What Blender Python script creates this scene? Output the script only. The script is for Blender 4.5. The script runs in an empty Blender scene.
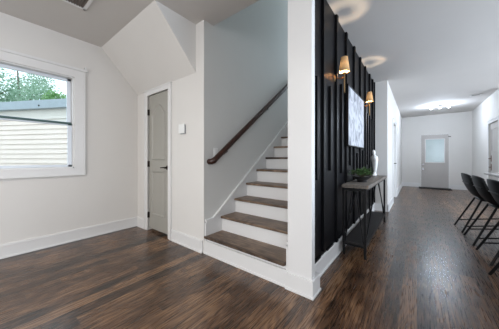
import bpy, bmesh, math, random
from mathutils import Vector, Matrix
random.seed(7)
PI = math.pi
S = bpy.context.scene
C = S.collection

# ------------------------------------------------------------------ camera, world, lights, exposure
cam_d = bpy.data.cameras.new('camera'); cam = bpy.data.objects.new('camera', cam_d); C.objects.link(cam)
cam_d.sensor_fit = 'HORIZONTAL'; cam_d.sensor_width = 36.0; cam_d.lens = 36.0 * 213.88 / 499
cam_d.shift_y = -(164.5 - 158.15) / 499; cam_d.clip_start = 0.02
cam.location = (0, 0, 1.12); cam.rotation_euler = (PI / 2, 0, math.radians(38.1)); S.camera = cam

S.view_settings.view_transform = 'Standard'; S.view_settings.look = 'None'
S.view_settings.exposure = 0.06; S.view_settings.gamma = 1.0; S.view_settings.use_curve_mapping = False

W = bpy.data.worlds.new('sky'); S.world = W; W.use_nodes = True
bg = W.node_tree.nodes['Background']; bg.inputs[0].default_value = (0.86, 0.93, 1.0, 1); bg.inputs[1].default_value = 1.95

def area(name, loc, rot, sx, sy, power, col, spread=PI):
    l = bpy.data.lights.new(name, 'AREA'); l.shape = 'RECTANGLE'; l.size = sx; l.size_y = sy; l.energy = power; l.color = col; l.spread = spread
    o = bpy.data.objects.new(name, l); C.objects.link(o); o.location = loc; o.rotation_euler = rot; return o
def point(name, loc, power, col, r=0.03):
    l = bpy.data.lights.new(name, 'POINT'); l.energy = power; l.color = col; l.shadow_soft_size = r
    o = bpy.data.objects.new(name, l); C.objects.link(o); o.location = loc; return o
area('added_front_daylight', (-1.2, -3.02, 1.5), (PI/2, 0, 0), 3.4, 1.7, 50, (1.0, 0.945, 0.895))       # added light for unseen windows behind the camera, shining +Y
area('added_back_daylight', (2.3, -3.02, 1.5), (PI/2, 0, 0), 2.8, 1.7, 30, (0.72, 0.85, 1.0), math.radians(112))       # added fill for the hall, as unseen windows in the same wall
area('added_kitchen_daylight', (4.12, 4.2, 1.55), (PI/2, 0, PI/2), 5.2, 1.5, 270, (0.71, 0.84, 1.0))    # added light for unseen kitchen windows, shining -X
area('added_upstairs_daylight', (-1.42, 6.3, 4.0), (PI/2, 0, PI), 0.9, 1.3, 46, (0.66, 0.86, 1.0))      # added light for an unseen upper landing window, shining -Y
for _k, (_x, _y, _p) in enumerate([(-1.6, -0.9, 26), (1.7, -0.6, 20), (2.6, 3.0, 45), (0.55, 6.6, 0)]):
    if _p: area('added_lamp_light', (_x, _y, 2.66), (0, 0, 0), 0.28, 0.28, _p, (1.0, 0.93, 0.84) if _k < 1 else (0.80, 0.89, 1.0))  # lights of the added recessed lamps, out of view

# ------------------------------------------------------------------ materials
def lin(r, g, b):
    f = lambda c: (c/255/12.92) if c/255 <= 0.04045 else ((c/255+0.055)/1.055)**2.4
    return (f(r), f(g), f(b), 1)
def mat(name, col, rough=0.5, metal=0.0, var=0.0, scale=20, bump=0.0, stretch=None, spec=0.5, coat=0.0):
    m = bpy.data.materials.new(name); m.use_nodes = True; nt = m.node_tree; b = nt.nodes['Principled BSDF']
    b.inputs['Base Color'].default_value = col; b.inputs['Roughness'].default_value = rough; b.inputs['Metallic'].default_value = metal
    b.inputs['Specular IOR Level'].default_value = spec; b.inputs['Coat Weight'].default_value = coat
    tc = nt.nodes.new('ShaderNodeTexCoord'); mp = nt.nodes.new('ShaderNodeMapping'); nt.links.new(tc.outputs['Object'], mp.inputs[0])
    if stretch: mp.inputs['Scale'].default_value = stretch
    n = nt.nodes.new('ShaderNodeTexNoise'); n.inputs['Scale'].default_value = scale; n.inputs['Detail'].default_value = 5
    nt.links.new(mp.outputs[0], n.inputs['Vector'])
    if var:
        r = nt.nodes.new('ShaderNodeValToRGB'); r.color_ramp.elements[0].position = 0.3; r.color_ramp.elements[1].position = 0.7
        r.color_ramp.elements[0].color = tuple(c*(1-var) for c in col[:3])+(1,); r.color_ramp.elements[1].color = tuple(min(1, c*(1+var)) for c in col[:3])+(1,)
        nt.links.new(n.outputs['Fac'], r.inputs[0]); nt.links.new(r.outputs[0], b.inputs['Base Color'])
    if bump:
        bp = nt.nodes.new('ShaderNodeBump'); bp.inputs['Strength'].default_value = bump; bp.inputs['Distance'].default_value = 0.002
        nt.links.new(n.outputs['Fac'], bp.inputs['Height']); nt.links.new(bp.outputs[0], b.inputs['Normal'])
    return m
def emit(name, col, strength):
    m = bpy.data.materials.new(name); m.use_nodes = True; b = m.node_tree.nodes['Principled BSDF']
    b.inputs['Base Color'].default_value = col; b.inputs['Emission Color'].default_value = col; b.inputs['Emission Strength'].default_value = strength; return m
def glass_mat(name, tint, gloss=0.0015):
    m = bpy.data.materials.new(name); m.use_nodes = True; nt = m.node_tree; nt.nodes.clear()
    o = nt.nodes.new('ShaderNodeOutputMaterial'); t = nt.nodes.new('ShaderNodeBsdfTransparent'); g = nt.nodes.new('ShaderNodeBsdfGlossy'); x = nt.nodes.new('ShaderNodeMixShader')
    t.inputs[0].default_value = tint; g.inputs['Roughness'].default_value = 0.02; x.inputs[0].default_value = gloss
    nt.links.new(t.outputs[0], x.inputs[1]); nt.links.new(g.outputs[0], x.inputs[2]); nt.links.new(x.outputs[0], o.inputs[0]); return m

def N(nt, t, **k):
    n = nt.nodes.new(t)
    for a, v in k.items(): setattr(n, a, v)
    return n
def M2(nt, op, a, b=None, c=None):
    n = nt.nodes.new('ShaderNodeMath'); n.operation = op
    for i, v in enumerate((a, b, c)):
        if v is None: continue
        if isinstance(v, (int, float)): n.inputs[i].default_value = v
        else: nt.links.new(v, n.inputs[i])
    return n.outputs[0]

def wood_planks(name, width, length, dark, mid, light, rough, along='Y', spec=0.5):
    m = bpy.data.materials.new(name); m.use_nodes = True; nt = m.node_tree; b = nt.nodes['Principled BSDF']
    tc = N(nt, 'ShaderNodeTexCoord'); sp = N(nt, 'ShaderNodeSeparateXYZ'); nt.links.new(tc.outputs['Object'], sp.inputs[0])
    a, c = (sp.outputs['Y'], sp.outputs['X']) if along == 'Y' else (sp.outputs['X'], sp.outputs['Y'])
    rw = M2(nt, 'DIVIDE', c, width); row = M2(nt, 'FLOOR', rw); fr = M2(nt, 'FRACT', rw)
    wn = N(nt, 'ShaderNodeTexWhiteNoise', noise_dimensions='1D'); nt.links.new(row, wn.inputs['W'])
    cl = M2(nt, 'ADD', M2(nt, 'DIVIDE', a, length), M2(nt, 'MULTIPLY', wn.outputs['Value'], 7.3)); col = M2(nt, 'FLOOR', cl); fc = M2(nt, 'FRACT', cl)
    cv = N(nt, 'ShaderNodeCombineXYZ'); nt.links.new(row, cv.inputs[0]); nt.links.new(col, cv.inputs[1])
    w2 = N(nt, 'ShaderNodeTexWhiteNoise', noise_dimensions='2D'); nt.links.new(cv.outputs[0], w2.inputs['Vector']); pid = w2.outputs['Value']
    b.inputs['Specular IOR Level'].default_value = spec
    # plank-local grain coordinates
    g = N(nt, 'ShaderNodeCombineXYZ'); nt.links.new(c, g.inputs[0]); nt.links.new(M2(nt, 'MULTIPLY', a, 0.12), g.inputs[1]); nt.links.new(M2(nt, 'MULTIPLY', pid, 31.0), g.inputs[2])
    n1 = N(nt, 'ShaderNodeTexNoise'); n1.inputs['Scale'].default_value = 7.0; n1.inputs['Detail'].default_value = 2.0; n1.inputs['Distortion'].default_value = 0.4
    nt.links.new(g.outputs[0], n1.inputs['Vector'])
    rings = M2(nt, 'FRACT', M2(nt, 'MULTIPLY', n1.outputs['Fac'], 15.0))              # cathedral figure
    ring = M2(nt, 'POWER', M2(nt, 'ABSOLUTE', M2(nt, 'SUBTRACT', rings, 0.5)), 1.0)
    g2 = N(nt, 'ShaderNodeCombineXYZ'); nt.links.new(c, g2.inputs[0]); nt.links.new(M2(nt, 'MULTIPLY', a, 0.035), g2.inputs[1]); nt.links.new(M2(nt, 'MULTIPLY', pid, 17.0), g2.inputs[2])
    n2 = N(nt, 'ShaderNodeTexNoise'); n2.inputs['Scale'].default_value = 150.0; n2.inputs['Detail'].default_value = 4.0; nt.links.new(g2.outputs[0], n2.inputs['Vector'])
    n3 = N(nt, 'ShaderNodeTexNoise'); n3.inputs['Scale'].default_value = 3.2; n3.inputs['Detail'].default_value = 5.0; nt.links.new(tc.outputs['Object'], n3.inputs['Vector'])
    v = M2(nt, 'ADD', M2(nt, 'MULTIPLY', ring, 0.6), M2(nt, 'MULTIPLY', M2(nt, 'SUBTRACT', n2.outputs['Fac'], 0.5), 0.8))
    v = M2(nt, 'ADD', v, M2(nt, 'MULTIPLY', M2(nt, 'SUBTRACT', pid, 0.5), 0.48))
    v = M2(nt, 'ADD', v, M2(nt, 'MULTIPLY', M2(nt, 'SUBTRACT', n3.outputs['Fac'], 0.5), 0.9))
    v = M2(nt, 'ADD', v, 0.28)
    rp = N(nt, 'ShaderNodeValToRGB'); e = rp.color_ramp.elements; e[0].position = 0.12; e[0].color = dark; e[1].position = 0.9; e[1].color = light
    k = e.new(0.48); k.color = mid
    nt.links.new(v, rp.inputs[0])
    # seams
    d1 = M2(nt, 'MINIMUM', fr, M2(nt, 'SUBTRACT', 1.0, fr)); d2 = M2(nt, 'MINIMUM', fc, M2(nt, 'SUBTRACT', 1.0, fc))
    s1 = M2(nt, 'LESS_THAN', d1, 0.0018/width); s2 = M2(nt, 'LESS_THAN', d2, 0.0018/length); seam = M2(nt, 'MAXIMUM', s1, s2)
    mx = N(nt, 'ShaderNodeMix', data_type='RGBA'); nt.links.new(M2(nt, 'MULTIPLY', seam, 0.75), mx.inputs['Factor']); nt.links.new(rp.outputs[0], mx.inputs['A']); mx.inputs['B'].default_value = tuple(q*0.25 for q in dark[:3])+(1,)
    nt.links.new(mx.outputs['Result'], b.inputs['Base Color'])
    nt.links.new(M2(nt, 'ADD', rough, M2(nt, 'MULTIPLY', n2.outputs['Fac'], 0.12)), b.inputs['Roughness'])
    h = M2(nt, 'SUBTRACT', M2(nt, 'MULTIPLY', v, 0.32), seam)
    bp = N(nt, 'ShaderNodeBump'); bp.inputs['Strength'].default_value = 0.24; bp.inputs['Distance'].default_value = 0.003; nt.links.new(h, bp.inputs['Height']); nt.links.new(bp.outputs[0], b.inputs['Normal'])
    return m

MT = dict(
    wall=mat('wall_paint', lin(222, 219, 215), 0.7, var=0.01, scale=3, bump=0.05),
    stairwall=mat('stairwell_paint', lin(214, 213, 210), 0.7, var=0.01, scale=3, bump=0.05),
    ceil=mat('ceiling_paint', lin(205, 201, 197), 0.8, var=0.015, scale=2),
    trim=mat('trim_paint', lin(226, 225, 224), 0.35, var=0.008, scale=4),
    floor=wood_planks('dark_oak_floor', 0.105, 1.3, lin(36, 24, 15), lin(84, 58, 39), lin(142, 108, 78), 0.22, spec=0.75),
    tread=wood_planks('stained_tread', 0.35, 3.0, lin(54, 41, 32), lin(94, 75, 60), lin(142, 118, 98), 0.36, along='X'),
    black=mat('black_satin_paint', lin(11, 11, 14), 0.42, var=0.1, scale=8, spec=0.16),
    door=mat('grey_door_paint', lin(164, 161, 153), 0.42, var=0.02, scale=5),
    fdoor=mat('grey_entry_door_paint', lin(186, 181, 177), 0.45, var=0.02, scale=5),
    rail=mat('dark_walnut_rail', lin(54, 30, 22), 0.3, var=0.35, scale=18, stretch=(6, 0.6, 0.6)),
    blackmetal=mat('black_metal', lin(20, 20, 22), 0.45, 0.6, var=0.1, scale=40),
    blackshell=mat('black_stool_leather', lin(18, 18, 20), 0.5, var=0.15, scale=60, bump=0.1, spec=0.3),
    console=mat('grey_wood_top', lin(112, 104, 96), 0.6, var=0.28, scale=9, stretch=(9, 0.8, 4), bump=0.15),
    shelf=mat('dark_wood_shelf', lin(30, 26, 25), 0.6, var=0.3, scale=9, stretch=(9, 0.8, 4)),
    brass=mat('aged_brass', lin(150, 122, 84), 0.3, 0.9, var=0.1, scale=30),
    chrome=mat('brushed_nickel', lin(190, 190, 192), 0.25, 0.95, var=0.05, scale=30),
    bronze=mat('dark_bronze', lin(52, 44, 40), 0.4, 0.7, var=0.1, scale=30),
    brown=mat('brown_bronze', lin(120, 92, 78), 0.4, 0.5, var=0.1, scale=30),
    plastic=mat('white_plastic', lin(236, 236, 234), 0.35, var=0.01, scale=10),
    edgeshade=mat('edge_shade_grey', lin(150, 152, 156), 0.4, var=0.02, scale=10),  # shade tone for the thermostat's edges
    vent=mat('vent_grey', lin(110, 100, 94), 0.6, var=0.05, scale=20),
    ceramic=mat('white_ceramic', lin(238, 238, 236), 0.3, var=0.02, scale=12),
    bowl=mat('black_stone_bowl', lin(38, 36, 36), 0.45, var=0.2, scale=30),
    soil=mat('pebbles', lin(150, 148, 145), 0.8, var=0.35, scale=70),
    leaf=mat('dark_green_leaf', lin(74, 108, 58), 0.5, var=0.35, scale=30),
    stem=mat('plant_stem', lin(70, 62, 40), 0.7, var=0.2, scale=30),
    quartz=mat('light_quartz', lin(178, 176, 174), 0.2, var=0.06, scale=6),
    cabinet=mat('white_cabinet_paint', lin(225, 225, 226), 0.4, var=0.01, scale=6),
    matb=mat('black_rubber_mat', lin(22, 22, 24), 0.8, var=0.2, scale=120, bump=0.4),
    vinyl=mat('white_vinyl_frame', lin(222, 228, 236), 0.35, var=0.01, scale=8),
    green=mat('dark_green_rail', lin(64, 92, 90), 0.5, var=0.1, scale=14),
    siding=mat('cream_siding', lin(240, 231, 222), 0.6, var=0.03, scale=4),
    roofedge=mat('blue_grey_fascia', lin(172, 182, 190), 0.5, var=0.06, scale=6),
    bark=mat('tree_bark', lin(96, 84, 70), 0.9, var=0.3, scale=14),
    lawn=mat('lawn_grass', lin(104, 104, 92), 0.9, var=0.3, scale=6),
    glass=glass_mat('window_glass', (0.96, 0.98, 0.98, 1)),
    screen=glass_mat('upper_sash_glass', (0.90, 0.96, 0.97, 1)),
    frost=mat('frosted_door_glass', lin(188, 204, 204), 0.12, var=0.05, scale=3),
    bulb_c=emit('cool_bulb', (0.95, 0.97, 1.0, 1), 8.0),
    bulb_w=emit('warm_bulb', (1.0, 0.78, 0.5, 1), 3.0),
    lampdisc=emit('added_lamp_lens', (1.0, 0.93, 0.84, 1), 3.0),  # glow of the added recessed lamps
)
# sconce shade: linen that lets the bulb through
m = bpy.data.materials.new('linen_shade'); m.use_nodes = True; nt = m.node_tree; nt.nodes.clear()
o_ = N(nt, 'ShaderNodeOutputMaterial'); df = N(nt, 'ShaderNodeBsdfDiffuse'); tr = N(nt, 'ShaderNodeBsdfTranslucent'); mxs = N(nt, 'ShaderNodeMixShader'); mxs.inputs[0].default_value = 0.009
wv = N(nt, 'ShaderNodeTexNoise'); wv.inputs['Scale'].default_value = 90; rmp = N(nt, 'ShaderNodeValToRGB'); rmp.color_ramp.elements[0].color = lin(160, 126, 88); rmp.color_ramp.elements[1].color = lin(200, 168, 128)
nt.links.new(wv.outputs['Fac'], rmp.inputs[0]); nt.links.new(rmp.outputs[0], df.inputs[0]); nt.links.new(rmp.outputs[0], tr.inputs[0])
nt.links.new(df.outputs[0], mxs.inputs[1]); nt.links.new(tr.outputs[0], mxs.inputs[2]); nt.links.new(mxs.outputs[0], o_.inputs[0]); MT['shade'] = m
# tree leaves: thin, light passes through
def leaf_mat(name, c1, c2):
    m = bpy.data.materials.new(name); m.use_nodes = True; nt = m.node_tree; nt.nodes.clear()
    o = N(nt, 'ShaderNodeOutputMaterial'); d = N(nt, 'ShaderNodeBsdfDiffuse'); t = N(nt, 'ShaderNodeBsdfTranslucent'); x = N(nt, 'ShaderNodeMixShader'); x.inputs[0].default_value = 0.5
    n = N(nt, 'ShaderNodeTexNoise'); n.inputs['Scale'].default_value = 2.5; r = N(nt, 'ShaderNodeValToRGB'); r.color_ramp.elements[0].position = .35; r.color_ramp.elements[1].position = .65
    r.color_ramp.elements[0].color = c1; r.color_ramp.elements[1].color = c2
    tc = N(nt, 'ShaderNodeTexCoord'); nt.links.new(tc.outputs['Object'], n.inputs['Vector']); nt.links.new(n.outputs['Fac'], r.inputs[0]); nt.links.new(r.outputs[0], d.inputs[0]); nt.links.new(r.outputs[0], t.inputs[0])
    nt.links.new(d.outputs[0], x.inputs[1]); nt.links.new(t.outputs[0], x.inputs[2]); nt.links.new(x.outputs[0], o.inputs[0]); return m
MT['tleaf'] = leaf_mat('tree_leaves', lin(128, 160, 136), lin(184, 208, 186))
MT['tleaf_b'] = leaf_mat('tree_leaves_bright', lin(120, 164, 104), lin(176, 210, 160))
# art: grey strokes on white canvas
m = bpy.data.materials.new('abstract_canvas'); m.use_nodes = True; nt = m.node_tree; b = nt.nodes['Principled BSDF']; b.inputs['Roughness'].default_value = 0.6
tc = N(nt, 'ShaderNodeTexCoord'); mp = N(nt, 'ShaderNodeMapping'); mp.inputs['Scale'].default_value = (1, 2.2, 1.5); mp.inputs['Rotation'].default_value = (0.7, 0, 0); nt.links.new(tc.outputs['Object'], mp.inputs[0])
n = N(nt, 'ShaderNodeTexNoise'); n.inputs['Scale'].default_value = 2.4; n.inputs['Detail'].default_value = 8; n.inputs['Distortion'].default_value = 2.2; nt.links.new(mp.outputs[0], n.inputs['Vector'])
r = N(nt, 'ShaderNodeValToRGB'); r.color_ramp.elements[0].position = .34; r.color_ramp.elements[0].color = lin(112, 114, 122); r.color_ramp.elements[1].position = .54; r.color_ramp.elements[1].color = lin(190, 192, 199)
nt.links.new(n.outputs['Fac'], r.inputs[0]); nt.links.new(r.outputs[0], b.inputs['Base Color']); MT['art'] = m

# ------------------------------------------------------------------ mesh helpers
class MB:
    def __init__(s): s.bm = bmesh.new()
    def box(s, x0, x1, y0, y1, z0, z1, bevel=0.0):
        t = bmesh.new(); bmesh.ops.create_cube(t, size=1)
        for v in t.verts: v.co = Vector(((x0+x1)/2 + v.co.x*(x1-x0), (y0+y1)/2 + v.co.y*(y1-y0), (z0+z1)/2 + v.co.z*(z1-z0)))
        if bevel: bmesh.ops.bevel(t, geom=t.edges[:], offset=bevel, segments=2, profile=0.6, affect='EDGES', clamp_overlap=True)
        return s.merge(t)
    def merge(s, t):
        me = bpy.data.meshes.new('tmp'); t.to_mesh(me); t.free(); s.bm.from_mesh(me); bpy.data.meshes.remove(me); return s
    def tube(s, pts, r, seg=12, cap=True, square=False):
        pts = [Vector(p) for p in pts]; n = len(pts); rs = r if isinstance(r, (list, tuple)) else [r]*n; rings = []; up = None
        if square: seg = 4
        for i, p in enumerate(pts):
            d = (pts[min(i+1, n-1)] - pts[max(i-1, 0)]).normalized()
            if up is None: up = Vector((0, 0, 1)) if abs(d.z) < 0.9 else Vector((1, 0, 0))
            a = d.cross(up).normalized(); b2 = a.cross(d).normalized(); up = b2
            k = 1.0
            if 0 < i < n-1:
                d1 = (pts[i]-pts[i-1]).normalized(); d2 = (pts[i+1]-pts[i]).normalized(); k = 1/max(0.5, math.sqrt(max(0.01, (1+d1.dot(d2))/2)))
            rings.append([s.bm.verts.new(p + (a*math.cos(2*PI*(j+.5)/seg) + b2*math.sin(2*PI*(j+.5)/seg))*rs[i]*k) for j in range(seg)])
        for q in range(n-1):
            for j in range(seg): s.bm.faces.new((rings[q][j], rings[q][(j+1) % seg], rings[q+1][(j+1) % seg], rings[q+1][j]))
        if cap: s.bm.faces.new(rings[0][::-1]); s.bm.faces.new(rings[-1])
        return s
    def lathe(s, prof, c=(0, 0, 0), seg=32, cap=True, sy=1.0):
        rings = []
        for (r, z) in prof: rings.append([s.bm.verts.new((c[0]+max(r, 1e-4)*math.cos(2*PI*j/seg), c[1]+max(r, 1e-4)*sy*math.sin(2*PI*j/seg), c[2]+z)) for j in range(seg)])
        for q in range(len(rings)-1):
            for j in range(seg): s.bm.faces.new((rings[q][j], rings[q][(j+1) % seg], rings[q+1][(j+1) % seg], rings[q+1][j]))
        if cap: s.bm.faces.new(rings[0][::-1]); s.bm.faces.new(rings[-1])
        return s
    def prism(s, pts, axis, a0, a1):
        f = {'x': lambda p, a: (a, p[0], p[1]), 'y': lambda p, a: (p[0], a, p[1]), 'z': lambda p, a: (p[0], p[1], a)}[axis]
        A = [s.bm.verts.new(f(p, a0)) for p in pts]; B = [s.bm.verts.new(f(p, a1)) for p in pts]; n = len(pts)
        s.bm.faces.new(A[::-1]); s.bm.faces.new(B)
        for i in range(n): s.bm.faces.new((A[i], A[(i+1) % n], B[(i+1) % n], B[i]))
        return s
    def build(s, name, m, parent=None, smooth=False, loc=None):
        bmesh.ops.recalc_face_normals(s.bm, faces=s.bm.faces[:])
        me = bpy.data.meshes.new(name); s.bm.to_mesh(me); s.bm.free(); me.materials.append(m)
        if smooth:
            for p in me.polygons: p.use_smooth = True
            try: me.set_sharp_from_angle(angle=math.radians(40))
            except Exception: pass
        o = bpy.data.objects.new(name, me); C.objects.link(o)
        if parent: o.parent = parent
        if loc: o.location = loc
        return o
def tag(o, label, cat, group=None, kind=None):
    o['label'] = label; o['category'] = cat
    if group: o['group'] = group
    if kind: o['kind'] = kind
    return o
def thing(name, label, cat, loc=(0, 0, 0), rz=0, group=None):
    o = bpy.data.objects.new(name, None); C.objects.link(o); o.location = loc; o.rotation_euler = (0, 0, rz); o.empty_display_size = 0.1
    return tag(o, label, cat, group)
def structure(o, label, cat):
    o['kind'] = 'structure'; o['label'] = label; o['category'] = cat; return o

XL, YF, ZC, XB, XH, YR, XR = -3.656, 1.649, 2.75, -0.745, -0.49, 10.6, 1.50
BACK, XK = -3.15, 4.2

# ------------------------------------------------------------------ shell
fl = MB(); fl.box(XL-.12, XK+.1, BACK-.1, YR+.12, -0.12, 0.0)
structure(fl.build('floor', MT['floor']), 'dark brown stained oak plank floor running through both rooms', 'floor')
SX0, SX1, SY0, SY1 = -1.975, -0.875, 1.80, 6.5     # stairwell hole
c = MB()
c.box(XL-.12, SX0-.06, BACK-.1, YR+.12, ZC, ZC+.3); c.box(SX1+.05, XK+.1, BACK-.1, YR+.12, ZC, ZC+.3)
c.box(SX0-.06, SX1+.05, BACK-.1, SY0, ZC, ZC+.3); c.box(SX0-.06, SX1+.05, SY1+.05, YR+.12, ZC, ZC+.3)
structure(c.build('ceiling', MT['ceil']), 'flat light grey painted ceiling over both rooms', 'ceiling')

WY0, WY1, WZ0, WZ1 = -0.72, 0.815, 0.985, 2.215     # left window opening
w = MB()
w.box(XL-.12, XL, BACK, WY0, 0, ZC); w.box(XL-.12, XL, WY1, YF+1.6, 0, ZC); w.box(XL-.12, XL, WY0, WY1, 0, WZ0); w.box(XL-.12, XL, WY0, WY1, WZ1, ZC)
structure(w.build('wall_left', MT['wall']), 'pale greige wall holding the window at far left', 'wall')

DX0, DX1, DZ = -3.30, -2.72, 2.085   # closet door
w = MB()
w.box(XL, DX0-.012, YF, 1.79, 0, ZC); w.box(DX1+.012, SX0-.03, YF, 1.79, 0, ZC); w.box(SX0-.03, SX0, YF, 1.655, 0, ZC); w.box(DX0-.012, DX1+.012, YF, 1.79, DZ+.012, ZC)
structure(w.build('wall_front', MT['wall']), 'white wall with the closet door beside the stairs', 'wall')
# sloped soffit above the closet door
w = MB(); w.prism([(1.13, ZC), (YF, 2.165), (YF, ZC)], 'x', XL, -2.125)
structure(w.build('wall_soffit', MT['wall']), 'sloping white soffit above the closet door', 'wall')
# stairwell walls
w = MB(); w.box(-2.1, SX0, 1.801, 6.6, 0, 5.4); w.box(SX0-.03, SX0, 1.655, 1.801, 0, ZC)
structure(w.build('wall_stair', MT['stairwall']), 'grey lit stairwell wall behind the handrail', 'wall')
w = MB(); w.box(SX1, -0.77, 1.714, 5.3, 0, ZC); w.box(SX1, -0.77, 1.801, 6.6, ZC, 5.4)
structure(w.build('wall_partition', MT['wall']), 'partition wall between the stairs and the hall', 'wall')
w = MB()
w.box(SX0, SX1, 6.5, 6.6, 0, 3.3); w.box(SX0, SX1, 6.5, 6.6, 4.7, 5.4); w.box(SX0, SX0+.1, 6.5, 6.6, 3.3, 4.7); w.box(SX1-.1, SX1, 6.5, 6.6, 3.3, 4.7)  # window opening added for the unseen landing light
w.box(SX0, SX1, 1.66, 1.80, ZC+.3, 5.4)
structure(w.build('wall_landing', MT['wall']), 'upper stairwell end wall with an added landing window', 'wall')
w = MB(); w.box(-2.1, -.77, 1.66, 6.6, 5.4, 5.5)
structure(w.build('ceiling_stairwell', MT['ceil']), 'ceiling high above the stairwell', 'ceiling')
# white end post of the partition
w = MB(); w.box(-0.876, -0.662, YF, 1.715, 0, ZC, 0.002)
structure(w.build('wall_post', MT['trim']), 'white end post between the stairs and the black wall', 'wall')
w = MB(); w.box(-0.886, -0.648, YF-.014, 1.80, 0, 0.142, 0.004)
w.box(-0.893, -0.641, YF-.022, 1.808, 0, 0.018, 0.004)
structure(w.build('baseboard_post', MT['trim']), 'white plinth around the foot of the end post', 'baseboard')

# hall left wall, beyond the black wall
HD0, HD1 = 6.55, 7.42
w = MB(); w.box(-0.875, XH, 5.3, HD0, 0, ZC); w.box(XH-.14, XH, HD1, YR, 0, ZC); w.box(XH-.14, XH, HD0, HD1, 2.05, ZC); w.box(-1.3, XH-.14, HD0-.05, HD0, 0, ZC)
structure(w.build('wall_hall', MT['wall']), 'white hall wall beyond the black slatted wall', 'wall')
# far wall with entry door
FX0, FX1, FZ = 0.115, 0.910, 2.005
w = MB(); w.box(-.7, FX0-.012, YR, YR+.12, 0, ZC); w.box(FX1+.012, XR+.2, YR, YR+.12, 0, ZC); w.box(FX0-.012, FX1+.012, YR, YR+.12, FZ+.012, ZC)
structure(w.build('wall_far', MT['wall']), 'white wall with the grey entry door at the far end', 'wall')
RD0, RD1, RDZ = 7.5, 8.36, 2.02
w = MB(); w.box(XR, XR+.12, 7.4, RD0, 0, ZC); w.box(XR, XR+.12, RD1, YR, 0, ZC); w.box(XR, XR+.12, RD0, RD1, RDZ+.01, ZC); w.box(XR+.12, XK, 7.4, 7.5, 0, ZC)
structure(w.build('wall_right', MT['wall']), 'white wall right of the entry door', 'wall')
w = MB()
w.box(XK, XK+.1, BACK, 1.5, 0, ZC); w.box(XK, XK+.1, 6.9, 7.5, 0, ZC); w.box(XK, XK+.1, 1.5, 6.9, 0, .7); w.box(XK, XK+.1, 1.5, 6.9, 2.4, ZC)  # unseen window opening added for the kitchen light
structure(w.build('wall_kitchen', MT['wall']), 'kitchen wall with wide added windows', 'wall')
w = MB()
w.box(XL, -3.0, BACK-.1, BACK, 0, ZC); w.box(.6, .85, BACK-.1, BACK, 0, ZC); w.box(3.75, XK, BACK-.1, BACK, 0, ZC); w.box(-3.0, .6, BACK-.1, BACK, 0, .6); w.box(-3.0, .6, BACK-.1, BACK, 2.4, ZC); w.box(.85, 3.75, BACK-.1, BACK, 0, .6); w.box(.85, 3.75, BACK-.1, BACK, 2.4, ZC)  # both unseen window openings added to light the rooms
structure(w.build('wall_back', MT['wall']), 'wall with wide added front windows behind the viewer', 'wall')

# baseboards: flat board, small cap, shoe strip
def base_y(name, x, y0, y1, s, label, h=0.155, t=0.016):      # along Y, face towards s
    b = MB(); a, d = sorted((x, x+s*t)); b.box(a, d, y0, y1, 0, h, 0.003); a, d = sorted((x, x+s*(t+.004))); b.box(a, d, y0, y1, h-.03, h-.012, 0.003)
    a, d = sorted((x, x+s*(t+.012))); b.box(a, d, y0, y1, 0, .018, 0.004)
    return structure(b.build(name, MT['trim']), label, 'baseboard')
def base_x(name, y, x0, x1, s, label, h=0.155, t=0.016):
    b = MB(); a, d = sorted((y, y+s*t)); b.box(x0, x1, a, d, 0, h, 0.003); a, d = sorted((y, y+s*(t+.004))); b.box(x0, x1, a, d, h-.03, h-.012, 0.003)
    a, d = sorted((y, y+s*(t+.012))); b.box(x0, x1, a, d, 0, .018, 0.004)
    return structure(b.build(name, MT['trim']), label, 'baseboard')
base_y('baseboard_left', XL, BACK, YF, 1, 'white baseboard under the window wall')
base_x('baseboard_closet', YF, XL+.016, DX0-.085, -1, 'short white baseboard left of the closet door')
base_x('baseboard_front', YF, DX1+.085, -1.99, -1, 'white baseboard between closet door and stairs')
base_y('baseboard_partition', -0.77, 1.80, 5.3, 1, 'white baseboard under the black slatted wall', h=.165, t=.044)
base_x('baseboard_jog', 5.3, -0.73, XH+.016, -1, 'short white baseboard on the wall end past the console')
base_y('baseboard_hall', XH, 5.284, HD0-.08, 1, 'white baseboard on the hall wall before its door')
base_y('baseboard_hallend', XH, HD1+.08, YR, 1, 'white baseboard on the hall wall past its door')
base_x('baseboard_far', YR, XH, FX0-.02, -1, 'white baseboard left of the entry door')
base_x('baseboard_farright', YR, FX1+.02, XR, -1, 'white baseboard right of the entry door')
base_y('baseboard_right', XR, RD1+.08, YR, -1, 'white baseboard beyond the right hand door')

# casings
def casing_x(name, y, x0, x1, z1, s, label, wd=.075, t=.018):
    b = MB(); a, d = sorted((y, y+s*t))
    b.box(x0-wd, x0, a, d, 0, z1, .004); b.box(x1, x1+wd, a, d, 0, z1, .004); b.box(x0-wd, x1+wd, a, d, z1, z1+wd, .004)
    a, d = sorted((y, y+s*(t+.008))); b.box(x0-wd-.004, x0-wd+.014, a, d, 0, z1+wd, .003); b.box(x1+wd-.014, x1+wd+.004, a, d, 0, z1+wd, .003); b.box(x0-wd-.004, x1+wd+.004, a, d, z1+wd-.014, z1+wd+.004, .003)
    return structure(b.build(name, MT['trim']), label, 'trim')
def casing_y(name, x, y0, y1, z1, s, label, wd=.08, t=.018):
    b = MB(); a, d = sorted((x, x+s*t))
    b.box(a, d, y0-wd, y0, 0, z1, .004); b.box(a, d, y1, y1+wd, 0, z1, .004); b.box(a, d, y0-wd, y1+wd, z1, z1+wd, .004)
    a, d = sorted((x, x+s*(t+.01))); b.box(a, d, y0-wd-.006, y1+wd+.006, z1+wd-.012, z1+wd+.012, .003)
    return structure(b.build(name, MT['trim']), label, 'trim')
casing_x('trim_1', YF, DX0, DX1, DZ, -1, 'white casing around the closet door')
casing_y('trim_2', XH, HD0, HD1, 2.04, 1, 'white casing around the hall wall door')
casing_y('trim_3', XR, RD0, RD1, RDZ, -1, 'white casing around the right wall door')
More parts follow.
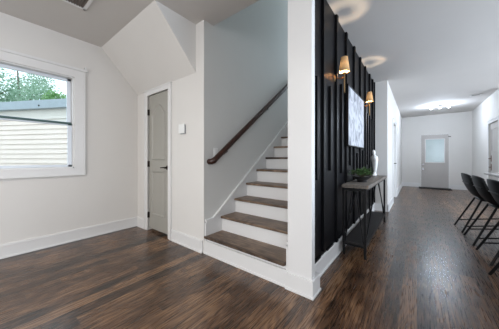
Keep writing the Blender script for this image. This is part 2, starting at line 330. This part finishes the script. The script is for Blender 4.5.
b = MB(); b.box(FX0-.05, FX0, YR-.008, YR, 0, FZ+.05, .002); b.box(FX1, FX1+.05, YR-.008, YR, 0, FZ+.05, .002); b.box(FX0, FX1, YR-.008, YR, FZ, FZ+.05, .002)
structure(b.build('trim_4', MT['wall']), 'slim white frame around the entry door', 'trim')
# window casing with backband and horned head
b = MB(); cw = .118
zb, zt = WZ0-cw+.02, WZ1+cw-.02
b.box(XL, XL+.018, WY1, WY1+cw-.016, WZ0, WZ1, .002); b.box(XL, XL+.018, WY0-cw+.016, WY0, WZ0, WZ1, .002)
b.box(XL, XL+.018, WY0-cw+.016, WY1+cw-.016, WZ1, zt, .002); b.box(XL, XL+.018, WY0-cw+.016, WY1+cw-.016, zb+.016, WZ0, .002)
b.box(XL, XL+.03, WY1+cw-.016, WY1+cw, zb, zt, .002); b.box(XL+.004, XL+.036, WY1+cw-.012, WY1+cw+.012, zt+.028, zt+.065, .003); b.box(XL, XL+.03, WY0-cw, WY0-cw+.016, zb, zt, .002)
b.box(XL, XL+.03, WY0-cw+.016, WY1+cw-.016, zb, zb+.016, .002); b.box(XL, XL+.038, WY0-cw-.02, WY1+cw+.02, zt, zt+.03, .003)
structure(b.build('trim_5', MT['trim']), 'white casing around the window', 'trim')

# ------------------------------------------------------------------ window
win = bpy.data.objects.new('window_1', None); C.objects.link(win); win.location = (XL-.07, (WY0+WY1)/2, WZ0); structure(win, 'white double hung window on the left wall', 'window')
hw, hh = (WY1-WY0)/2, WZ1-WZ0
b = MB(); f = .055
b.box(-.05, .065, hw-.014, hw, 0, hh, .002); b.box(-.05, .065, -hw, -hw+.014, 0, hh, .002); b.box(-.05, .065, -hw, hw, hh-.014, hh, .002); b.box(-.05, .065, -hw, hw, 0, .016, .002)
b.build('jamb', MT['trim'], win)
def sash(x, z0, z1, name, m, rail=None, glassm='glass'):
    b = MB(); y0, y1 = -hw+.016, hw-.016; fw = .045
    b.box(x-.016, x+.016, y0, y0+fw, z0, z1, .004); b.box(x-.016, x+.016, y1-fw, y1, z0, z1, .004); b.box(x-.016, x+.016, y0, y1, z1-fw*.8, z1, .004); b.box(x-.016, x+.016, y0, y1, z0, z0+fw*.7, .004)
    o = b.build(name, m, win)
    g = MB(); g.box(x-.003, x+.003, y0+fw, y1-fw, z0+fw*.7, z1-fw*.8); g.build('glass_pane', MT[glassm], o); return o
mid = 1.592-WZ0
sash(-.022, mid-.012, hh-.016, 'upper_sash', MT['vinyl'], glassm='screen'); sash(.018, .018, mid+.0, 'lower_sash', MT['vinyl'])
b = MB(); b.box(.036, .05, -hw+.03, hw-.03, mid-.018, mid+.008, .003); r_ = b.build('meeting_rail', MT['green'], win); r_['label'] = 'dark green meeting rail'

# ------------------------------------------------------------------ doors
def outline_arch(x0, x1, z0, z1, rise, n=14):
    pts = [(x0, z0), (x1, z0), (x1, z1-rise)]
    for i in range(1, n):
        t = i/n; x = x1+(x0-x1)*t; pts.append((x, z1-rise+rise*(0.5-0.5*math.cos(2*PI*t))**0.8))
    pts.append((x0, z1-rise)); return pts
def door_closet():
    d = bpy.data.objects.new('door_1', None); C.objects.link(d); d.location = (DX0, YF+.008, 0); structure(d, 'grey two panel closet door with arched top panel', 'door')
    wd = DX1-DX0; b = MB(); b.box(.003, wd-.003, 0.006, .042, .04, DZ-.003, .002); b.build('door_slab', MT['door'], d)
    def panel(x0, x1, z0, z1, rise):
        b = MB(); o = outline_arch(x0, x1, z0, z1, rise); i = outline_arch(x0+.03, x1-.03, z0+.03, z1-.032, rise); i2 = outline_arch(x0+.012, x1-.012, z0+.012, z1-.013, rise)
        A = [b.bm.verts.new((p[0], .006, p[1])) for p in o]; B = [b.bm.verts.new((p[0], -.010, p[1])) for p in i2]; B2 = [b.bm.verts.new((p[0], .005, p[1])) for p in i]; n = len(o)
        for k in range(n):
            b.bm.faces.new((A[k], A[(k+1) % n], B[(k+1) % n], B[k])); b.bm.faces.new((B[k], B[(k+1) % n], B2[(k+1) % n], B2[k]))
        b.bm.faces.new(B2); b.build('door_panel', MT['door'], d)
    panel(.105, wd-.105, 1.09, 1.93, .14); panel(.105, wd-.105, .26, .93, 0.0)
    h = MB(); h.lathe([(.0, 0), (.03, .001), (.032, .008), (.014, .014), (.012, .045), (0.0, .045)], seg=20)
    for v in h.bm.verts: v.co = Vector((wd-.055+v.co.x, .006-v.co.z, .985+v.co.y))
    h.tube([(wd-.055, -.036, .985), (wd-.09, -.042, .987), (wd-.165, -.040, .982)], [.010, .009, .007], 10)
    k = h.build('handle', MT['bronze'], d, True); k['label'] = 'dark bronze lever handle'
    for z in (.24, 1.03, 1.83):
        b = MB(); b.tube([(-.002, -.012, z-.045), (-.002, -.012, z+.045)], .008, 10); b.box(-.012, .02, -.006, .008, z-.045, z+.045); b.build('hinge', MT['bronze'], d, True)
    return d
door_closet()
def flat_panel(b, x0, x1, z0, z1, y=0.0):      # raised moulding ring
    for (a, c2, e, g) in ((x0, x1, z0, z0+.02), (x0, x1, z1-.02, z1), (x0, x0+.02, z0, z1), (x1-.02, x1, z0, z1)): b.box(a, c2, y-.008, y+.004, e, g, .003)
# entry door
d = bpy.data.objects.new('door_2', None); C.objects.link(d); d.location = (FX0, YR-.004, 0); structure(d, 'grey entry door with a half window at the far end', 'door')
wd = FX1-FX0; b = MB(); b.box(.002, wd-.002, 0, .045, .015, FZ-.002, .002)
for q in range(2):
    flat_panel(b, .12, wd-.12, .20+.36*q, .48+.36*q)
b.build('door_slab', MT['fdoor'], d)
b = MB(); gx0, gx1, gz0, gz1 = .145, wd-.135, .975, 1.82
for (a, c2, e, g) in ((gx0-.03, gx1+.03, gz0-.03, gz0), (gx0-.03, gx1+.03, gz1, gz1+.03), (gx0-.03, gx0, gz0-.03, gz1+.03), (gx1, gx1+.03, gz0-.03, gz1+.03)): b.box(a, c2, -.014, .004, e, g, .003)
o = b.build('glass_frame', MT['trim'], d); b = MB(); b.box(gx0, gx1, -.006, .004, gz0, gz1); b.build('glass_pane', MT['frost'], d)
for nm, z in (('handle', .70), ('deadbolt', .87)):
    h = MB(); h.lathe([(0, 0), (.03, .001), (.03, .01), (.014, .018), (.014, .035), (.028, .045), (.026, .062), (0, .066)], seg=18)
    for v in h.bm.verts: v.co = Vector((.062+v.co.x, -v.co.z, z+v.co.y))
    h.build(nm, MT['chrome'], d, True)
b = MB(); b.box(wd-.02, wd+.05, -.022, -.002, FZ-.115, FZ-.085, .003); b.build('door_closer', MT['bronze'], d)
b = MB(); b.box(0, wd, -.03, .0, 0, .02, .004); b.build('threshold', MT['bronze'], d)
# hall wall door
d = bpy.data.objects.new('door_3', None); C.objects.link(d); d.location = (XH-.03, HD0, 0); structure(d, 'pale panel door in the hall wall beyond the console', 'door')
b = MB(); wd = HD1-HD0; b.box(-.04, 0, .004, wd-.004, .01, 2.035, .002)
for z0, z1 in ((.22, .95), (1.1, 1.9)):
    for (a, c2, e, g) in ((.12, wd-.12, z0, z0+.02), (.12, wd-.12, z1-.02, z1), (.12, .14, z0, z1), (wd-.14, wd-.12, z0, z1)): b.box(-.004, .008, a, c2, e, g, .003)
b.build('door_slab', MT['trim'], d)
b = MB(); b.tube([(0, wd-.07, .97), (.05, wd-.07, .97)], .012, 12); b.tube([(.05, wd-.07, .97), (.055, wd-.17, .97)], .009, 12); b.build('handle', MT['bronze'], d, True)
# right wall door
d = bpy.data.objects.new('door_4', None); C.objects.link(d); d.location = (XR+.02, RD0, 0); structure(d, 'pale grey door with brown handle plates in the right wall', 'door')
b = MB(); wd = RD1-RD0; b.box(0, .04, .004, wd-.004, .01, RDZ-.003, .002)
for z0, z1 in ((.2, .72), (1.28, 1.88)):
    for (a, c2, e, g) in ((.14, wd-.14, z0, z0+.025), (.14, wd-.14, z1-.025, z1), (.14, .165, z0, z1), (wd-.165, wd-.14, z0, z1)): b.box(-.01, .004, a, c2, e, g, .003)
b.build('door_slab', MT['fdoor'], d)
for z0, z1 in ((.80, .97), (1.03, 1.19)):
    b = MB(); b.box(-.008, .004, wd-.12, wd-.065, z0, z1, .003); b.tube([(-.004, wd-.09, (z0+z1)/2), (-.05, wd-.09, (z0+z1)/2)], .011, 12); b.tube([(-.05, wd-.09, (z0+z1)/2), (-.055, wd-.19, (z0+z1)/2)], [.01, .007], 12)
    b.build('handle_plate', MT['brown'], d, True)

# ------------------------------------------------------------------ black slatted wall
bw = MB(); y0, y1 = 1.72, 5.3
bw.box(-0.77, XB+.008, y0, y1, .165, ZC-.001)
tall = [1.765, 2.11, 2.54, 2.97, 3.41, 3.84, 4.27, 4.70, 5.06]
FX = XB+.034
for k, y in enumerate(tall):
    bw.box(XB, FX, y-(.045 if k == 0 else .03), y+(.05 if k == 0 else .03), .165 + (.045 if k % 2 else .0), ZC-.002, .003)
rz = [(.92, 1.87), (.99, 1.88), (.94, 2.02), (1.02, 1.92), (.93, 1.2), (.96, 1.25), (1.0, 1.95), (.95, 1.9)]
for k in range(8):
    y = (tall[k]+tall[k+1])/2; a, c2 = rz[k]
    bw.box(XB, FX, y-.032, y+.032, a, c2, .003)
    bw.box(XB, XB+.02, y-.1, y+.1, .165, .19, .002)
bw.box(XB, FX, 5.26, 5.3, .165, ZC-.002, .003)
structure(bw.build('wall_slatted', MT['black']), 'black board and batten accent wall along the hall', 'wall')

# ------------------------------------------------------------------ staircase
RIS, RUN, NST = .186, .2525, 16
Y0 = 1.675
st = thing('staircase', 'straight staircase with white risers and stained wood treads', 'staircase', (-1.425, Y0, 0))
lx0, lx1 = SX0+.002+1.425, SX1-.002+1.425
for k in range(NST-1):
    z = .205+RIS*k; y = RUN*k; b = MB()
    xa = lx0+(.022 if k else .0); xb = lx1-(.032 if k == 0 else .0)
    b.box(xa, xb, y-.032, y+RUN+.01, z-.028, z, .008); b.build('tread', MT['tread'], st)
    b = MB(); b.box(lx0+.001, lx1-.001, y, y+.018, z-RIS if k else 0.0, z-.028); b.build('riser', MT['trim'], st)
# white closed skirt of the first step, and the raked skirt boards on the wall
b = MB(); b.box(lx0-.0, lx1+.0, -.026, -.002, 0, .150, .002); b.box(lx0, lx1, -.034, -.002, 0, .018, .003); b.build('base_board', MT['trim'], st)
def rake(x0, x1, nm):
    b = MB(); zz = lambda yy: .572+(yy-2.165)*.7366+.115
    pts = [(1.80-Y0, 0.0), (1.80-Y0, .372), (1.815-Y0, .385)]; yk = 2.165+(.385-.115-.572)/.7366+0.03
    pts = [(1.66-Y0, 0), (1.66-Y0, .37), (yk-Y0-.02, .372), (yk-Y0+.03, .372+.03), (5.3-Y0, zz(5.3)), (5.3-Y0, zz(5.3)-.9), (2.6-Y0, 0)]
    b.prism(pts, 'x', x0, x1)
    cap = [(p[0], p[1]) for p in pts[1:5]]; top = [(p[0], p[1]+.026) for p in cap][::-1]
    cap = [(p[0], p[1]-.012) for p in cap]
    b.prism(cap+top, 'x', x0-.0, x1+.012 if x0 < 0 else x1)
    b.build(nm, MT['trim'], st)
rake(lx0, lx0+.02, 'skirt_board'); rake(lx1-.02, lx1, 'skirt_board')

# handrail
hr = thing('handrail', 'dark brown wooden handrail climbing the grey stairwell wall', 'handrail', (SX0, 1.62, 1.0))
b = MB(); sl = .751
b.tube([(.072, .135, .101), (.072, 3.6, .022+3.57*sl)], .034, 16)
b.build('rail', MT['rail'], hr, True)
b = MB(); b.tube([(.072, .15, .112), (.068, .122, .09), (.05, .108, .08), (.0, .106, .078)], [.034, .035, .034, .033], 16)
b.build('wall_return', MT['rail'], hr, True)
for y in (.35, 1.3, 2.25, 3.2):
    z = .022+(y-.03)*sl; b = MB(); b.tube([(.0, y, z-.07), (.03, y, z-.075), (.066, y, z-.055), (.072, y, z-.03)], .008, 8); b.tube([(0.0, y, z-.07), (.008, y, z-.07)], .026, 16); b.build('bracket', MT['bronze'], hr, True)

# ------------------------------------------------------------------ small wall fittings
t = thing('thermostat', 'small white square thermostat between closet door and stairs', 'thermostat', (-2.39, YF, 1.5))
b = MB(); b.box(-.062, .062, -.026, 0, -.06, .06, .006); b.build('body', MT['plastic'], t); b = MB(); b.box(-.038, .03, -.028, -.024, -.005, .04, .002); b.build('display', MT['plastic'], t)
b = MB(); b.box(.056, .066, -.02, 0, -.064, .05, .002); b.box(-.03, .06, -.018, 0, -.068, -.058, .002); b.build('edge_shade', MT['edgeshade'], t)  # grey strips standing in for shade along the right and bottom edges
t = thing('light_switch', 'white light switch plate above the low end of the handrail', 'light switch', (SX0, 1.79+.045, 1.19))
b = MB(); b.box(0, .006, -.036, .036, -.058, .058, .003); b.build('plate', MT['plastic'], t); b = MB(); b.box(.005, .01, -.016, .016, -.033, .033, .002); b.build('rocker', MT['plastic'], t)
t = thing('wall_outlet', 'white power outlet low on the black slatted wall', 'outlet', (XB, 2.585, .37))
b = MB(); b.box(0, .007, -.037, .037, -.06, .06, .003); b.build('plate', MT['plastic'], t)
for z in (-.022, .022):
    b = MB(); b.box(.006, .010, -.016, .016, z-.014, z+.014, .003); b.build('socket', MT['plastic'], t)
# ceiling vents
def vent(name, label, cx, cy, sx, sy, n):
    t = thing(name, label, 'vent', (cx, cy, ZC)); b = MB(); f = .03
    b.box(-sx/2, sx/2, -sy/2, -sy/2+f, -.012, 0, .003); b.box(-sx/2, sx/2, sy/2-f, sy/2, -.012, 0, .003); b.box(-sx/2, -sx/2+f, -sy/2, sy/2, -.012, 0, .003); b.box(sx/2-f, sx/2, -sy/2, sy/2, -.012, 0, .003)
    b.build('frame', MT['trim'], t)
    b = MB(); b.box(-sx/2+.01, sx/2-.01, -sy/2+.01, sy/2-.01, -.003, 0); b.build('duct_back', MT['vent'], t)
    b = MB()
    for i in range(n):
        y = -sy/2+f+(sy-2*f)*(i+.5)/n; b.box(-sx/2+f, sx/2-f, y-.006, y+.004, -.010, -.003)
    b.build('grille', MT['vent'], t); return t
vent('ceiling_vent', 'ceiling vent with grey grille in a white frame, near the window', -2.62, .56, .5, .36, 14)
vent('ceiling_vent', 'small dark ceiling vent near the entry door light', 1.185, 7.92, .20, .14, 6)

# ------------------------------------------------------------------ sconces
def sconce(y, label):
    t = thing('wall_sconce', label, 'sconce', (XB+.0, y, 2.03), 0, 'sconces on the black slatted wall')
    b = MB(); b.lathe([(0, 0), (.045, .001), (.048, .012), (.02, .022), (.0, .022)], seg=24)
    for v in b.bm.verts: v.co = Vector((v.co.z, v.co.x, v.co.y+.0))
    b.build('backplate', MT['brass'], t, True)
    b = MB(); b.tube([(.02, 0, 0), (.06, 0, -.012), (.105, 0, -.01)], .007, 10); b.build('arm', MT['brass'], t, True)
    b = MB(); b.tube([(.105, 0, -.17), (.105, 0, .06)], .008, 12); b.lathe([(0, -.185), (.012, -.18), (.006, -.165)], (.105, 0, 0), 14); b.lathe([(.0, .02), (.02, .03), (.02, .04), (.009, .045)], (.105, 0, 0), 16); b.build('rod', MT['brass'], t, True)
    b = MB(); b.lathe([(.058, .052), (.036, .215)], (.105, 0, 0), 32, cap=False); s_ = b.build('lamp_shade', MT['shade'], t, True)
    b = MB(); b.lathe([(0, .045), (.012, .047), (.013, .065), (.018, .085), (.012, .104), (0, .106)], (.105, 0, 0), 16); b.build('bulb', MT['bulb_w'], t, True)
    b = MB(); b.lathe([(0, .192), (.012, .192), (.012, .196), (0, .196)], (.105, 0, 0), 16); b.tube([(.105, -.038, .194), (.105, .038, .194)], .0015, 6); b.build('added_fitter', MT['brass'], t, True)  # disc added above the bulb to darken the centre of the ceiling ring
    point('sconce_light', (XB+.105, y, 2.155), 9.0, (1.0, .80, .56), .008)
    return t
sconce(2.53, 'brass sconce with linen shade nearer the white end post')
sconce(4.13, 'brass sconce with linen shade beyond the framed art')

# ------------------------------------------------------------------ wall art
t = thing('wall_art', 'black framed white and grey abstract canvas on the black slatted wall', 'artwork', (XB+.034, 3.40, 1.275))
b = MB(); hw2, hh2, th = .515, .785, .03; f = .016
b.box(0, th, -hw2, -hw2+f, 0, hh2, .002); b.box(0, th, hw2-f, hw2, 0, hh2, .002); b.box(0, th, -hw2, hw2, 0, f, .002); b.box(0, th, -hw2, hw2, hh2-f, hh2, .002); b.build('frame', MT['blackmetal'], t)
b = MB(); b.box(.002, th-.006, -hw2+f, hw2-f, f, hh2-f); b.build('canvas', MT['art'], t)

# ------------------------------------------------------------------ console table
CX0, CX1, CY0, CY1, CH = -.69, -.44, 2.64, 4.42, .815
ct = thing('console_table', 'narrow console table with grey wood top and black metal legs', 'console table', ((CX0+CX1)/2, (CY0+CY1)/2, 0))
wx, wy = (CX1-CX0)/2, (CY1-CY0)/2
b = MB(); b.box(-wx-.005, wx+.022, -wy-.01, wy+.01, CH-.036, CH, .004); b.build('table_top', MT['console'], ct)
for sx in (-1, 1):
    for sy in (-1, 1):
        b = MB(); b.box(sx*(wx-.013)-.013, sx*(wx-.013)+.013, sy*(wy-.013)-.013, sy*(wy-.013)+.013, 0, CH-.036, .002); b.build('leg', MT['blackmetal'], ct)
b = MB()
for z in (CH-.055, .13):
    for sx in (-1, 1): b.box(sx*(wx-.013)-.011, sx*(wx-.013)+.011, -wy+.02, wy-.02, z-.012, z+.012)
    for sy in (-1, 1): b.box(-wx+.02, wx-.02, sy*(wy-.013)-.011, sy*(wy-.013)+.011, z-.012, z+.012)
b.build('apron_frame', MT['blackmetal'], ct)
b = MB(); b.box(-wx+.004, wx-.004, -wy+.004, wy-.004, .142, .16, .003); b.build('lower_shelf', MT['shelf'], ct)
for sx in (-1, 1):
    for sy in (-1, 1):
        b = MB(); b.tube([(sx*(wx-.013), sy*(wy-.03), .16), (sx*(wx-.013), sy*.12, CH-.06)], .008, square=True); b.build('brace', MT['blackmetal'], ct)
for sy in (-1, 1):
    for sx in (-1, 1):
        b = MB(); b.tube([(sx*(wx-.03), sy*(wy-.013), .16), (sx*.02, sy*(wy-.013), CH-.06)], .008, square=True); b.build('end_brace', MT['blackmetal'], ct)

# potted plant in dark bowl
pp = thing('potted_plant', 'low leafy green plant in a dark bowl on the console', 'plant', (-.565, 3.08, CH))
b = MB(); b.lathe([(0, 0), (.055, 0), (.06, .012), (.05, .02), (.085, .04), (.115, .075), (.108, .075), (.08, .05), (0, .045)], seg=32, cap=False, sy=1.5); b.build('bowl', MT['bowl'], pp, True)
b = MB(); b.lathe([(0, .062), (.07, .066), (.102, .062)], seg=24, cap=False, sy=1.5); b.build('pebbles', MT['soil'], pp, True)
rnd = random.Random(3); b = MB(); sb = MB()
for i in range(60):
    a = rnd.uniform(0, 2*PI); L = rnd.uniform(.11, .19); el = rnd.uniform(.3, 1.35)
    tip = Vector((math.cos(a)*math.cos(el)*L*.95, math.sin(a)*math.cos(el)*L*1.35, .06+math.sin(el)*L*.72))
    sb.tube([(tip.x*.1, tip.y*.1, .06), tip*0.5+Vector((0, 0, .045)), tip], .0018, 5)
    for q in range(7):
        tt = .35+.65*q/6; p = Vector((tip.x*tt, tip.y*tt, .06+(tip.z-.06)*tt+.02*math.sin(PI*tt))); ang = a+(1 if q % 2 else -1)*rnd.uniform(.5, 1.2)
        d = Vector((math.cos(ang), math.sin(ang), rnd.uniform(-.2, .7))).normalized(); sd = d.cross(Vector((rnd.uniform(-.3, .3), rnd.uniform(-.3, .3), 1))).normalized(); ll = rnd.uniform(.028, .045); ww = ll*.27; up = sd.cross(d)
        vs = [p, p+d*ll*.4+sd*ww+up*.004, p+d*ll, p+d*ll*.4-sd*ww+up*.004]
        V = [b.bm.verts.new(v) for v in vs]; b.bm.faces.new((V[0], V[1], V[2])); b.bm.faces.new((V[0], V[2], V[3]))
b.build('foliage', MT['leaf'], pp); sb.build('stems', MT['stem'], pp)

# abstract white figure sculpture
b = MB(); prof = [(.0, 0), (.048, 0), (.050, .018), (.040, .03), (.034, .06), (.040, .11), (.054, .17), (.066, .235), (.076, .285), (.076, .315), (.060, .34), (.030, .358), (.022, .368), (.030, .385), (.034, .408), (.028, .432), (.014, .446), (0, .45)]
rings = []
for (r, z) in prof:
    tw = z*.9; ox = .012*math.sin(z*9); fy = 1.25 if .08 < z < .33 else 1.0
    ring = []
    for j in range(28):
        a = 2*PI*j/28; rr = max(r, 1e-4)*(1+.05*math.cos(3*a+z*14)); x = rr*math.cos(a)*.72; y = rr*math.sin(a)*fy
        ring.append(b.bm.verts.new((x*math.cos(tw)-y*math.sin(tw)+ox, x*math.sin(tw)+y*math.cos(tw), z)))
    rings.append(ring)
for q in range(len(rings)-1):
    for j in range(28): b.bm.faces.new((rings[q][j], rings[q][(j+1) % 28], rings[q+1][(j+1) % 28], rings[q+1][j]))
sc = b.build('sculpture', MT['ceramic'], None, True, (-.585, 4.24, CH)); tag(sc, 'white abstract standing figure sculpture on the far end of the console', 'sculpture')
md = sc.modifiers.new('sub', 'SUBSURF'); md.levels = 1; md.render_levels = 1

# ------------------------------------------------------------------ bar stools
def stool_parts(t):
    # shell: bucket, x forward, back leaning to -x
    b = MB(); nu, nv = 22, 16; prof = [(-.325, .885), (-.315, .81), (-.29, .72), (-.25, .63), (-.195, .555), (-.12, .515), (.0, .505), (.10, .512), (.19, .53)]
    def P(i):     # smooth sample of the profile
        f = i/(nu)*(len(prof)-1); k = min(int(f), len(prof)-2); q = f-k; return (prof[k][0]*(1-q)+prof[k+1][0]*q, prof[k][1]*(1-q)+prof[k+1][1]*q)
    grid = []
    for i in range(nu+1):
        x, z = P(i); s = i/nu; hwid = .178+.035*math.sin(PI*min(1, s*1.3)); row = []
        up = .0 if s > .9 else 1.0
        for j in range(nv+1):
            y = (j/nv*2-1); bend = abs(y)**2.4
            wrap = .055*bend*(1-s)**.6 if s < 1 else 0.0          # back wraps forward
            lift = .065*bend*math.sin(PI*min(1, max(0, s-.12)/.88))*1.0
            drop = -.03*abs(y)**4*(1 if s < .08 else 0)
            row.append(b.bm.verts.new((x+wrap, y*hwid, z+lift+drop)))
        grid.append(row)
    for i in range(nu):
        for j in range(nv): b.bm.faces.new((grid[i][j], grid[i+1][j], grid[i+1][j+1], grid[i][j+1]))
    o = b.build('seat_shell', MT['blackshell'], t, True); md = o.modifiers.new('thick', 'SOLIDIFY'); md.thickness = .022; md.offset = 0
    b = MB(); b.tube([(-.285, -.17, .735), (-.305, -.10, .742), (-.309, 0, .745), (-.305, .10, .742), (-.285, .17, .735)], .006, 8); b.build('back_seam', MT['blackmetal'], t, True)
    tops = {-1: -.15, 1: .13}; feet = {-1: -.375, 1: .24}
    for sx in (-1, 1):
        for sy in (-1, 1):
            b = MB(); b.tube([(feet[sx], sy*.235, .0), (tops[sx], sy*.15, .50)], .0125, 10); b.build('leg', MT['blackmetal'], t, True)
    f = lambda sx, z: (feet[sx]+(tops[sx]-feet[sx])*z/.5, .235-.085*z/.5)
    for sy in (-1, 1):
        (xa, ya), (xb, yb) = f(-1, .10), f(1, .20); b = MB(); b.tube([(xa, sy*ya, .10), (xb, sy*yb, .20)], .009, 8); b.build('stretcher', MT['blackmetal'], t, True)
    (xb, yb) = f(1, .20); b = MB(); b.tube([(xb, -yb, .20), (xb, yb, .20)], .010, 8); b.build('foot_rest', MT['blackmetal'], t, True)
    b = MB(); b.box(-.16, .14, -.155, .155, .486, .504, .004); b.build('seat_plate', MT['blackmetal'], t)
s0 = thing('bar_stool', 'black bucket bar stool at the counter, farthest from the viewer', 'bar stool', (.885, 4.75, 0), math.radians(4), 'bar stools along the counter'); stool_parts(s0)
def copy_tree(o, parent=None):
    c2 = o.copy(); C.objects.link(c2)
    if parent: c2.parent = parent; c2.matrix_parent_inverse = o.matrix_parent_inverse
    for ch in list(o.children): copy_tree(ch, c2)
    return c2
for x, y, r, lab in ((.925, 4.17, 3, 'black bucket bar stool, second from the far end of the counter'), (.96, 3.56, 4, 'black bucket bar stool half cut by the picture edge, third along the counter'), (.93, 2.82, 2, 'black bar stool with only its rear legs showing at the right edge')):
    s1 = copy_tree(s0); s1.location = (x, y, 0); s1.rotation_euler = (0, 0, math.radians(r)); s1['label'] = lab

# ------------------------------------------------------------------ kitchen island
ki = thing('kitchen_island', 'kitchen island with light counter top above the bar stools', 'kitchen island', (1.6, 3.35, 0))
b = MB(); b.box(-.77, .55, -1.75, 1.62, .866, .892, .004); b.build('counter_top', MT['quartz'], ki)
b = MB(); b.box(-.25, .50, -1.7, 1.56, .09, .866, .004); b.box(-.20, .45, -1.65, 1.5, 0, .09); b.build('cabinet_body', MT['cabinet'], ki)

# ------------------------------------------------------------------ far ceiling light, added recessed lamps, mat
cl = thing('ceiling_light', 'flush ceiling light with three small bulbs before the entry door', 'ceiling light', (.545, 8.75, ZC))
b = MB(); b.lathe([(0, 0), (.07, 0), (.068, -.022), (.0, -.028)], seg=28); b.box(-.24, .24, -.018, .018, -.055, -.037, .004); b.tube([(0, 0, -.02), (0, 0, -.045)], .012, 12); b.build('canopy_bar', MT['chrome'], cl, True)
for x in (-.2, 0, .2):
    b = MB(); b.lathe([(.018, -.05), (.03, -.062), (.03, -.07), (.0, -.07)], (x, 0, 0), 18); h = b.build('socket', MT['chrome'], cl, True)
    b = MB(); b.lathe([(.0, -.07), (.022, -.075), (.032, -.092), (.022, -.11), (0, -.116)], (x, 0, 0), 20); b.build('bulb', MT['bulb_c'], cl, True)
    point('ceiling_bulb_light', (.545+x, 8.75, ZC-.22), 14, (.72, .84, 1.0), .04)
for x, y in ((-1.6, -.9), (1.7, -.6), (2.6, 3.0)):  # unseen lamps added to light the rooms
    t = thing('added_recessed_light', 'added round recessed ceiling lamp out of the picture', 'ceiling light', (x, y, ZC), 0, 'added recessed lamps out of view')
    b = MB(); b.lathe([(.09, 0), (.115, 0), (.115, -.008), (.09, -.008)], seg=32, cap=False); b.build('trim_ring', MT['trim'], t, True)
    b = MB(); b.lathe([(0, -.002), (.09, -.002)], seg=32, cap=False); b.build('lens', MT['lampdisc'], t)
b = MB(); b.box(.05, .955, 10.12, 10.565, .0, .022, .006); dm = b.build('door_mat', MT['matb']); tag(dm, 'flat black door mat before the grey entry door', 'door mat')

# ------------------------------------------------------------------ outside
b = MB(); b.box(-40, XL-.3, -30, 30, -.6, -.45); structure(b.build('ground_lawn', MT['lawn']), 'green lawn outside the window', 'ground')
nh = thing('neighbour_house', 'cream sided shed with blue grey roof edge outside the window', 'house', (-7.84, 1.58, -.45), math.atan2(.47, .88))
b = MB(); exp_ = .142; z = 0
while z < 2.72:
    b.prism([(0, z), (-.034, z), (-.006, z+exp_-.004), (0, z+exp_-.004)], 'x', -4.5, 2.6); z += exp_
b.box(-4.5, 2.6, 0, 2.4, 0, 2.86); b.build('siding_wall', MT['siding'], nh)
b = MB(); b.box(-4.55, 2.65, -.02, .0, 2.72, 2.99, .004); b.build('frieze_board', MT['siding'], nh)
b = MB(); b.box(-4.6, 2.7, -.16, 2.5, 2.98, 3.22, .01); b.build('roof_edge', MT['roofedge'], nh)
for x in (-1.15, .55, 2.2):
    b = MB(); b.tube([(x-1.3, -.17, 3.06), (x-1.3, -.15, 3.06)], .025, 10); b.build('gutter_bolt', MT['bronze'], nh)
def tree(x, y, h, r, label, m, seed, n):
    t = thing('leafy_tree', label, 'tree', (x, y, -.45), 0, 'trees behind the shed'); rn = random.Random(seed)
    b = MB(); b.tube([(0, 0, 0), (.08, .05, h*.35), (.0, .1, h*.62), (.05, 0, h*.85)], [.2, .16, .1, .04], 10)
    blobs = []
    for i in range(16):
        a = rn.uniform(0, 2*PI); rr = r*rn.uniform(.2, .85); c0 = Vector((rr*math.cos(a), rr*math.sin(a), h*rn.uniform(.34, .92))); blobs.append((c0, r*rn.uniform(.28, .46)))
        b.tube([(0, .05, h*.3+.2*c0.z*.5), c0*.55+Vector((0, 0, h*.22)), c0], [.06, .035, .012], 6)
    b.build('trunk', MT['bark'], t, True)
    b = MB()
    for i in range(n):
        c0, br = rn.choice(blobs); d = Vector((rn.gauss(0, 1), rn.gauss(0, 1), rn.gauss(0, .8))).normalized(); p = c0+d*br*rn.uniform(.3, 1.0)
        s = rn.uniform(.10, .22); u = Vector((rn.gauss(0, 1), rn.gauss(0, 1), rn.gauss(0, 1))).normalized(); w_ = u.cross(Vector((rn.gauss(0, 1), rn.gauss(0, 1), rn.gauss(0, 1)))).normalized()
        V = [b.bm.verts.new(p+u*s*.5), b.bm.verts.new(p+w_*s*.3), b.bm.verts.new(p-u*s*.5), b.bm.verts.new(p-w_*s*.3)]; b.bm.faces.new(V)
    b.build('crown', m, t)
tree(-16.2, 3.7, 6.6, 1.9, 'bright green tree at the right side of the window view', MT['tleaf_b'], 9, 6500)
tree(-17.6, -.7, 7.0, 2.2, 'pale leafy tree at the left of the window view beyond the shed roof', MT['tleaf'], 5, 6500)
tree(-25.0, 2.0, 10.0, 3.6, 'tall loose tree farthest behind the shed, between the two nearer trees', MT['tleaf'], 12, 6000)
